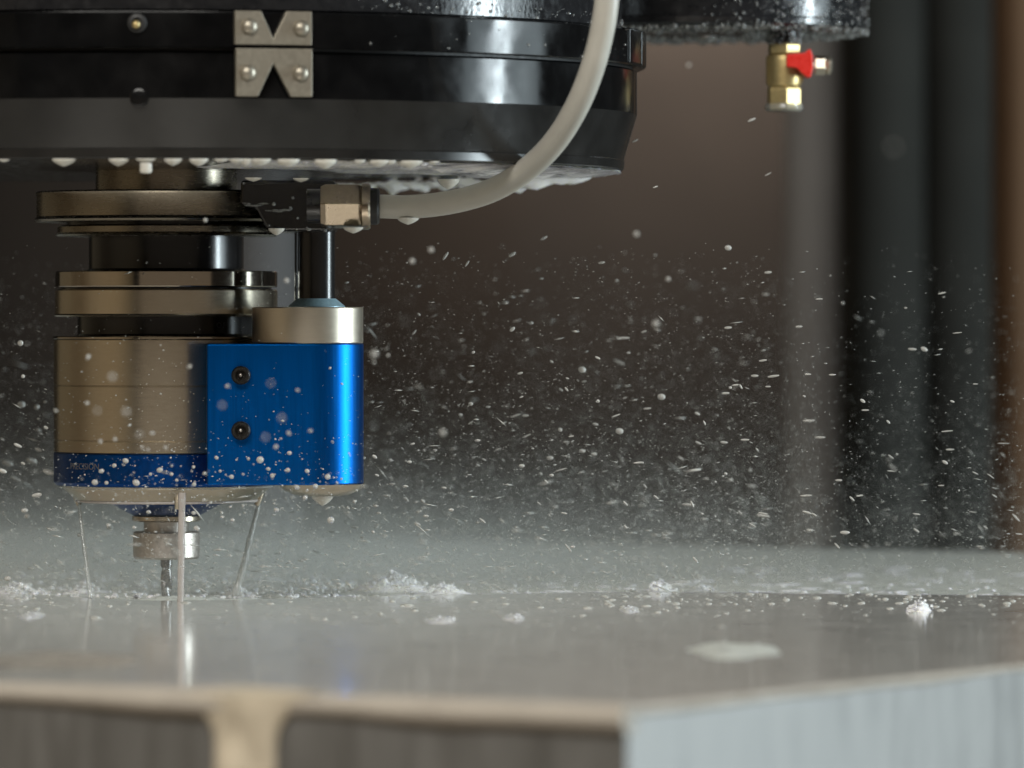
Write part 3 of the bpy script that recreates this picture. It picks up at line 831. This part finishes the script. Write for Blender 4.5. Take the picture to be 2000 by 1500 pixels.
splash(1798, 1190, 1.90, 34, 26, 60, 'blurred white splash standing alone near the right end of the block', 14)
splash(25, 1140, 2.03, 60, 20, 120, 'white splash at the left end of the milled surface', 15)
splash(165, 1150, 2.03, 56, 24, 110, 'white splash where the thin jet lands', 16)
splash(460, 1150, 2.02, 42, 18, 80, 'white splash where the slanting jet lands', 17)
splash(1370, 1142, 2.06, 22, 8, 30, 'tiny white splash next to the pointed splash', 18)

# ridges and glints of running coolant, too many to count
gl = MB(); rr = random.Random(21)
for i in range(480):
    px = rr.uniform(620, 2050); d = 2.0 + rr.random() ** 2.4 * 0.24
    if px > 1900 and rr.random() < 0.5: continue
    x = X(px, d); lx = rr.choice([rr.uniform(0.0003, 0.0012), rr.uniform(0.001, 0.006)]); 
    gl.ball((x, max(d, step_y(x) + 0.003), ZT - 0.0004), 1.0, 8, 4, (lx, rr.uniform(0.0004, 0.0012), rr.uniform(0.0002, 0.0006)))
for i in range(500):
    px = rr.uniform(-20, 700); d = 2.0 + rr.random() ** 1.5 * 0.2; x = X(px, d)
    gl.ball((x, max(d, step_y(x) + 0.003), ZT - 0.0003), 1.0, 8, 4, (rr.uniform(0.0003, 0.0016), rr.uniform(0.0004, 0.001), rr.uniform(0.0002, 0.0011)))
o = gl.build('coolant_ripples', M['foam'], smooth=60, at=(0, 2.1, ZT)); tag(o, 'bright ripples and bubbles running over the milled surface', 'ripples', kind='stuff')

nb2 = MB(); rr = random.Random(31)
for i in range(230):
    px = rr.uniform(1150, 2060) if i % 3 else rr.uniform(-10, 1150)
    py = 1160 + abs(rr.gauss(0, 1)) * 22
    if py > 1240: continue
    c = top_pt(px, py); q = rr.uniform(0.0002, 0.0009) * (0.5 + rr.random())
    nb2.ball((c.x, c.y, ZT), q, 8, 5, (rr.uniform(1, 1.8), 1.2, 0.6))
o = nb2.build('surface_beads', M['spray'], smooth=60, at=(0.05, 1.95, ZT)); tag(o, 'small coolant beads scattered on the metal in front of the cut', 'droplets', kind='stuff')

# ------------------------------------------------------------------ flying droplets
bm = bmesh.new(); bmesh.ops.create_icosphere(bm, subdivisions=2, radius=1.0)
dm = bpy.data.meshes.new('flying_droplet'); bm.to_mesh(dm); bm.free(); dm.materials.append(M['drop'])
dm.polygons.foreach_set('use_smooth', [True] * len(dm.polygons))
NDROP = 0
def drop_label(px, py, d, r, ln, ang):
    size = 'tiny' if r < 2.6 else 'small' if r < 4.5 else 'plump'
    if d < 1.85: look = size + ' round blurred droplet'
    elif ln < 1.35: look = size + ' round droplet'
    elif ln < 2.3: look = size + ' oval droplet'
    else: look = size + (' long' if ln > 3.6 else ' short') + ' streak'
    if ln >= 1.35: look += ' tilting up' if ang > 9 else ' tilting down' if ang < -9 else ' level'
    if px < 105: where = 'in the dark beside the sleeve'
    elif px < 403 and py < 882: where = 'before the nickel sleeve'
    elif px < 403 and py < 950: where = 'before the dark blue sleeve'
    elif px < 712 and py < 950: where = 'before the bright blue block'
    elif px < 150: where = 'outside the thin jet'
    elif px < 258: where = 'between thin jet and nut'
    elif px < 392: where = 'before the collet nut'
    elif px < 500: where = 'between nut and slanting jet'
    elif px < 712: where = 'below the blue block'
    elif px < 1000: where = 'beside the blue block'
    elif px < 1300: where = 'below the white hose'
    elif px < 1530: where = 'below the brass valve'
    elif px < 1655: where = 'before the grey post'
    elif px < 1930: where = 'before the charcoal panel'
    else: where = 'before the brown post'
    if px > 712: where += ', high up' if py < 640 else ', halfway up' if py < 860 else ', low down'
    return look + ' ' + where
def drop(px, py, d, r, ln=1.0, ang=0.0, label=None):
    """r in photo pixels, ln = length over width, ang in degrees in the picture plane (up to the right positive)"""
    global NDROP
    o = bpy.data.objects.new('flying_droplet', dm); COL.objects.link(o)
    k = r * S * d / 2 * (0.8 if px > 1600 and r < 6 and d > 1.9 else 1.0)
    o.location = P(px, py, d); o.scale = (k * ln, k, k); o.rotation_euler = (0, -R(ang), 0)
    tag(o, label or drop_label(px, py, d, r, ln, ang), 'droplet', 'coolant droplets flying through the air')
    NDROP += 1
    return o
hero = {(1137, 722): 'large bright droplet level with the upper screw, clear of the housing', (1292, 775): 'largest bright droplet in the open middle air', (1210, 842): 'large bright droplet level with the lower screw, in the open air',
        (1422, 484): 'high bright droplet in line with the black neck, below the side housing', (1805, 682): 'bright oval droplet in front of the charcoal panel'}
for (px, py), lab in hero.items(): drop(px, py, 2.02 if px != 1422 else 2.0, 6.2 if px < 1400 else 5.5, 1.3 if px != 1805 else 1.7, -8 if px != 1805 else -25, lab)
drop(1745, 287, 1.33, 4.0, 1, 0, 'big soft out of focus droplet high before the charcoal panel')
drop(1345, 127, 1.72, 3.5, 1, 0, 'faint soft droplet beneath the side housing')
Z5 = [(1145,745,22),(1280,795,14),(1475,828,18),(1288,712,13),(1185,790,11),(1005,828,13),(1375,800,13),(1325,880,16),(1415,875,16),(950,800,9),(1030,745,6),(570,685,11),(598,695,12),(683,685,12),(433,773,13),(488,750,16),(610,815,10),(712,815,11),(540,857,20),(338,855,18),(395,858,12),(738,845,10),(820,780,10),(823,865,13),(655,795,16),(370,800,14),(365,655,16),(618,615,14),(555,620,20),(437,645,14),(350,505,20),(490,510,28),(305,243,16),(423,340,28),(800,290,14),(985,385,13),(1197,372,18),(1328,405,12),(960,478,20),(1250,540,22),(1170,635,20),(1222,682,16),(1285,615,14),(1390,603,12),(932,735,11),(1088,740,10),(1205,822,14),(148,505,12),(1700,230,26),(1770,235,10),(300,468,14),(870,940,9),(1000,975,8),(405,1065,12),(530,1075,11),(820,1005,12),(835,1080,16),(960,1025,10),(1225,990,14),(1490,1040,22),(1365,930,14),(1010,1040,12)]
for u, v, r in Z5:
    px, py = 50 + u / 2.5, 600 + v / 2.5; r = r / 2.5
    if r >= 7.0 and v < 700: drop(px, py, 1.64, r * 0.50)
    elif v < 700: drop(px, py, 1.80, r * 0.62, random.uniform(1, 1.5), random.uniform(-60, 60))
    else: drop(px, py, 1.905, r * 0.80, random.uniform(1, 1.35), random.uniform(-50, 20))
Z7 = [(385,45,11,1.8,-40),(1030,420,12,2.4,15),(1660,200,12,2,0),(1818,155,10,3,18),(1290,525,11,2.2,-35),(1325,522,11,2.4,-50),(825,635,11,2,-8),(1065,690,13,2.6,3),(1000,690,11,5,18),(1510,745,14,2,-12),(760,848,13,2,0),(488,910,12,1.8,-8),(1425,915,20,1.5,-12),(1500,935,18,1.7,0),(1285,780,20,1.1,-30),(715,615,20,1.2,0),(650,685,16,1.3,0),(732,287,14,1.3,30),(355,160,11,3,50),(980,140,20,1.6,40),(1100,100,17,1.3,0),(118,1070,14,1.6,-20),(305,1222,15,1.8,-50),(180,1200,15,2.8,-6),(590,1290,17,1.6,0),(375,1382,20,1.6,-20),(790,1360,13,3,-38),(1785,990,12,4.5,4),(1230,347,13,1.6,-28),(1720,290,12,1.7,0),(1330,453,9,2,-18),(345,870,12,2,15),(715,735,7,4.5,32),(1195,1110,11,2.2,-45),(1230,1070,17,1.3,0),(1290,1035,7,9,16),(1700,1250,13,2.4,-45),(1895,1210,12,2.6,-40),(1825,1140,10,2.6,-50),(1150,1250,9,2.8,-42),(1310,1312,11,3,-10),(760,1005,10,2.2,-30),(800,970,9,2.6,-25),(545,1150,13,2,-8),(215,1125,13,2.5,0),(300,1140,14,2,-5),(410,1235,17,1.5,-30),(385,1300,16,1.9,10),(430,1330,15,2,0),(110,1265,15,1.9,0),(130,1310,14,1.8,0),(70,1180,12,2.4,-8),(1070,820,8,6,25),(1640,690,8,6,20),(1840,645,10,4,5),(1355,822,8,3.5,8),(1320,857,9,3,5),(890,905,8,4.5,20),(30,960,18,1.2,0),(200,975,18,1.3,20),(325,985,17,1.4,0),(1040,1010,20,1.5,0),(1220,960,22,1.6,0)]
for u, v, r, l, a in Z7: drop(700 + u / 3.26, 600 + v / 3.26, random.uniform(1.96, 2.03), r / 3.26 * 0.60, l * 1.1, a)
for (px, py, r, d) in [(732, 690, 6, 1.72), (865, 845, 6, 1.70), (1281, 632, 6, 1.72), (1243, 457, 5, 1.74), (805, 510, 5, 1.76), (842, 488, 5, 1.76), (1305, 545, 4, 1.78), (1720, 650, 5, 2.3), (560, 548, 4.5, 1.8), (401, 430, 4, 1.83)]: drop(px, py, d, r)
ZR = [(1500,532,4,2.6,5),(1468,234,4,3,24),(1240,275,2.5,4,24),(1280,365,2.5,3,18),(1500,340,2,5,28),(1175,513,3.4,2.8,10),(1000,497,4.5,2.6,30),(1062,465,3.6,3,28),(870,500,4,3.4,55),(912,515,3,3.4,55),(1600,584,2.5,4,0),(1422,640,4,2.6,3),(1560,638,3.6,2.8,3),(1490,704,3.2,3.6,8),(1474,734,4,2.6,0),(1625,732,3.6,3,0),(1578,731,3,3,0),(1500,755,2.6,3,0),(1447,755,3,2.6,-60),(1417,768,3.6,3,3),(1362,808,4,2,-25),(1376,826,2.5,3,-65),(1685,783,6,1.7,-35),(1690,801,3,4.4,0),(1735,824,4.4,1.9,-45),(1860,784,4,2,-20),(1850,842,2.6,8,5),(1855,878,3.4,4,0),(1846,903,6,1.8,-32),(1414,864,4,2.6,-5),(1455,859,3.4,3.6,0),(1364,865,3.4,2.6,-25),(1360,918,3.8,3.4,2),(1638,938,4,3.2,0),(1574,968,3.4,5,3),(1664,974,4,2.9,-42),(1943,969,3,3,-35),(1935,930,2.2,7,-35),(1905,924,2.6,4.5,-25),(1905,750,2.5,3.5,0),(1740,892,3,4,-35),(1740,920,2.6,5,-5),(1576,1001,4,3.4,-16),(1490,1003,3,4.6,-8),(1352,985,3.5,3,-65),(1445,1001,2.6,3,-50),(1635,1066,3.6,3.6,-48),(1358,1093,3.6,3,-48),(1110,1070,3,5,-50),(1925,1030,2.6,4,-35),(1960,866,2.2,10,0),(1990,1043,3,4,-5),(1790,1004,3,4.6,-10),(1900,1000,2,7,-8),(1470,1026,2.6,4,-30),(1590,1005,3,3,-30),(1790,1036,4,3,-35),(1650,1040,7,2.4,0),(1870,650,2,8,6)]
for px, py, r, l, a in ZR: drop(px, py, random.uniform(1.95, 2.02), r * 0.66, l * 1.12, a)
ZL = [(40,670,8,1,0),(42,790,9,1.2,0),(72,795,7,1,0),(45,735,5,1,0),(62,900,7,2.2,-18),(15,905,7,2.2,-15),(95,922,7,2.4,-18),(45,905,4,1.6,-25),(75,878,5,2,-20),(35,870,4,3,-25),(75,840,4,2,-20),(72,967,6,2.4,10),(48,997,6,1.6,0),(53,1008,7,1,20),(120,1033,5,1,0),(5,920,6,2,-20),(30,935,4,4,-25),(90,835,4,1.6,-30),(75,818,3,1.5,0),(88,785,4,1.2,0),(60,1110,5,2,10),(15,1130,7,1.4,0),(215,1030,6,1.3,0),(290,1000,5,1.3,0),(300,1025,5,1,0),(155,1045,5,1.2,0)]
for px, py, r, l, a in ZL: drop(px, py, random.uniform(1.9, 2.1), r * 0.75, l, a)
while NDROP < 296:
    px = random.uniform(690, 1990); h = random.expovariate(1 / 330.0)
    if h > 620: continue
    py = 1075 - h
    low = h < 260
    drop(px, py, random.uniform(1.9, 2.2), random.uniform(1.2, 3.2), random.choice([1.2, 1.8, 2.6, 3.6, 5]), random.choice([0, 3, -4, -8, -6, 2, -35, -46]) if low else random.choice([0, 5, 12, 8, 20, -4, -25]))

from collections import defaultdict
same = defaultdict(list)
for o in list(COL.objects):
    if o.name.startswith('flying_droplet'): same[o['label']].append(o)
for lab, os_ in same.items():
    if len(os_) > 1:
        if len(os_) <= 4: os_.sort(key=lambda o: abs(o.location.x / o.location.y - AX / D0)); ends = ['nearest the spindle'] + [w_ + ' from the spindle' for w_ in ORD[1:]]
        else: os_.sort(key=lambda o: -o.location.z / o.location.y); ends = ['topmost of these'] + [w_ + ' from the top' for w_ in ORD[1:]]
        for o, w_ in zip(os_, ends): o['label'] = lab + ', ' + w_

def octa_cloud(name, n, smp, label, m):
    base = np.array([(1, 0, 0), (-1, 0, 0), (0, 1, 0), (0, -1, 0), (0, 0, 1), (0, 0, -1)], float)
    fac = np.array([(0, 2, 4), (2, 1, 4), (1, 3, 4), (3, 0, 4), (2, 0, 5), (1, 2, 5), (3, 1, 5), (0, 3, 5)])
    pos, rad, ln, ang = smp(n)
    ca, sa = np.cos(ang), np.sin(ang)
    V = np.repeat(base[None], n, 0)
    V = V * np.stack([rad * ln, rad, rad], 1)[:, None, :]
    x = V[:, :, 0] * ca[:, None] - V[:, :, 2] * sa[:, None]; z = V[:, :, 0] * sa[:, None] + V[:, :, 2] * ca[:, None]
    V = np.stack([x, V[:, :, 1], z], 2) + pos[:, None, :]
    F = (fac[None] + (np.arange(n) * 6)[:, None, None]).reshape(-1, 3)
    V = V.reshape(-1, 3)
    org = V.mean(0)
    me = bpy.data.meshes.new(name)
    me.vertices.add(len(V)); me.vertices.foreach_set('co', (V - org).ravel())
    me.loops.add(F.size); me.loops.foreach_set('vertex_index', F.ravel().astype(np.int32))
    me.polygons.add(len(F)); me.polygons.foreach_set('loop_start', (np.arange(len(F)) * 3).astype(np.int32))
    me.polygons.foreach_set('use_smooth', np.ones(len(F), bool))
    me.update(calc_edges=True); me.validate()
    me.materials.append(m)
    o = bpy.data.objects.new(name, me); COL.objects.link(o); o.location = org
    return tag(o, label, 'spray', kind='stuff')
def streak_smp(n):
    d = rng.uniform(1.75, 2.75, n); px = rng.uniform(-60, 2060, n)
    mix = rng.random(n)
    h = np.where(mix < 0.62, rng.exponential(0.017, n), rng.exponential(0.045, n)); h = np.where(h > 0.1 + 0.02 * rng.random(n), rng.uniform(0.002, 0.03, n), h)
    zz = ZT + 0.001 + h
    k = S * d / 2
    pos = np.stack([(px - 1000) * k, d, zz], 1)
    rad = np.exp(rng.normal(math.log(0.000115), 0.42, n)); rad = np.clip(rad, 0.00005, 0.00034) * np.where(px > 1500, 0.72, 1.0)
    ln = np.clip(np.exp(rng.normal(1.15, 0.75, n)), 1, 16)
    thin = (px > 1500) & (rng.random(n) < 0.4); rad = np.where(thin, rad * 0.5, rad)
    low = h < 0.03
    ang = np.where(rng.random(n) < 0.14, rng.normal(-40, 12, n), np.where(low, rng.normal(-4, 8, n), rng.normal(7, 10, n))) * math.pi / 180
    left = px < 120
    ang = np.where(left, rng.normal(-20, 12, n) * math.pi / 180, ang)
    # keep the air just in front of the housing clearer
    hid = (px > 90) & (px < 720) & (h > 0.045) & (d < 1.95)
    pos[hid, 2] = ZT + rng.uniform(0.001, 0.03, hid.sum())
    return pos, rad, ln, ang
octa_cloud('coolant_spray', 22000, streak_smp, 'dense spray of fine coolant streaks flying over the block', M['spray'])

def front_smp(n):
    px = rng.uniform(112, 705, n); d = rng.uniform(1.87, 1.935, n); h = 0.031 + rng.exponential(0.010, n)
    h = np.where(h > 0.085, 0.04, h)
    pos = np.stack([(px - 1000) * S * d / 2, d, ZT + h], 1)
    rad = np.clip(np.exp(rng.normal(math.log(0.00018), 0.5, n)), 0.00007, 0.0006)
    return pos, rad, rng.uniform(1, 1.6, n), rng.uniform(-1, 1, n)
octa_cloud('coolant_spray', 420, front_smp, 'fine pale droplets splashed before the lower part of the blue housing', M['spray'])
def dust_smp(n):
    d = rng.uniform(1.9, 2.6, n); px = rng.uniform(-40, 2040, n); px = np.where((px > 1600) & (rng.random(n) < 0.6), rng.uniform(650, 1600, n), px); h = rng.exponential(0.030, n); h = np.where(h > 0.115, rng.uniform(0.001, 0.05, n), h)
    k = S * d / 2; pos = np.stack([(px - 1000) * k, d, ZT + 0.001 + h], 1)
    return pos, rng.uniform(0.00005, 0.00011, n), rng.uniform(1, 5, n), rng.normal(0, 0.35, n)
octa_cloud('coolant_spray', 70000, dust_smp, 'finest coolant dust hanging in the air over the block', M['spray'])
# fine mist standing over the cut
def mist_mat():
    m = bpy.data.materials.new('coolant_mist'); m.use_nodes = True; nt = m.node_tree; nt.nodes.clear(); L = nt.links.new
    out = nt.nodes.new('ShaderNodeOutputMaterial'); pv = nt.nodes.new('ShaderNodeVolumePrincipled')
    pv.inputs['Color'].default_value = (0.95, 0.96, 0.91, 1); pv.inputs['Anisotropy'].default_value = 0.1
    L(pv.outputs[0], out.inputs['Volume'])
    tc = nt.nodes.new('ShaderNodeTexCoord'); sx = nt.nodes.new('ShaderNodeSeparateXYZ'); L(tc.outputs['Object'], sx.inputs[0])
    def mth(op, a, b_=None):
        n = nt.nodes.new('ShaderNodeMath'); n.operation = op
        for i, v in enumerate((a, b_)):
            if v is None: continue
            if isinstance(v, (int, float)): n.inputs[i].default_value = v
            else: L(v, n.inputs[i])
        return n.outputs[0]
    # object origin: foot of the cutter on the block
    gz = mth('EXPONENT', mth('MULTIPLY', sx.outputs['Z'], -1 / 0.0112))
    dx = mth('MULTIPLY', sx.outputs['X'], 1 / 0.13); gx = mth('EXPONENT', mth('MULTIPLY', mth('MULTIPLY', dx, dx), -1.0))
    dy = mth('MULTIPLY', mth('SUBTRACT', sx.outputs['Y'], 0.17), 1 / 0.17); gy = mth('EXPONENT', mth('MULTIPLY', mth('MULTIPLY', dy, dy), -1.0))
    n = nt.nodes.new('ShaderNodeTexNoise'); n.inputs['Scale'].default_value = 32; n.inputs['Detail'].default_value = 3; L(tc.outputs['Object'], n.inputs['Vector'])
    nn = mth('ADD', mth('MULTIPLY', n.outputs['Fac'], 1.2), 0.4)
    dens = mth('MULTIPLY', mth('MULTIPLY', mth('MULTIPLY', gz, gx), mth('MULTIPLY', gy, nn)), 11.5)
    L(dens, pv.inputs['Density'])
    m.cycles.volume_step_rate = 1.0
    return m
mo = MB().box((AX - 0.30, 1.78, ZT + 0.0016), (AX + 0.42, 2.75, ZT + 0.085)).build('coolant_mist', mist_mat(), smooth=None, at=(AX, D0, ZT))
tag(mo, 'pale grey mist of atomised coolant round the cutter', 'mist', kind='stuff')
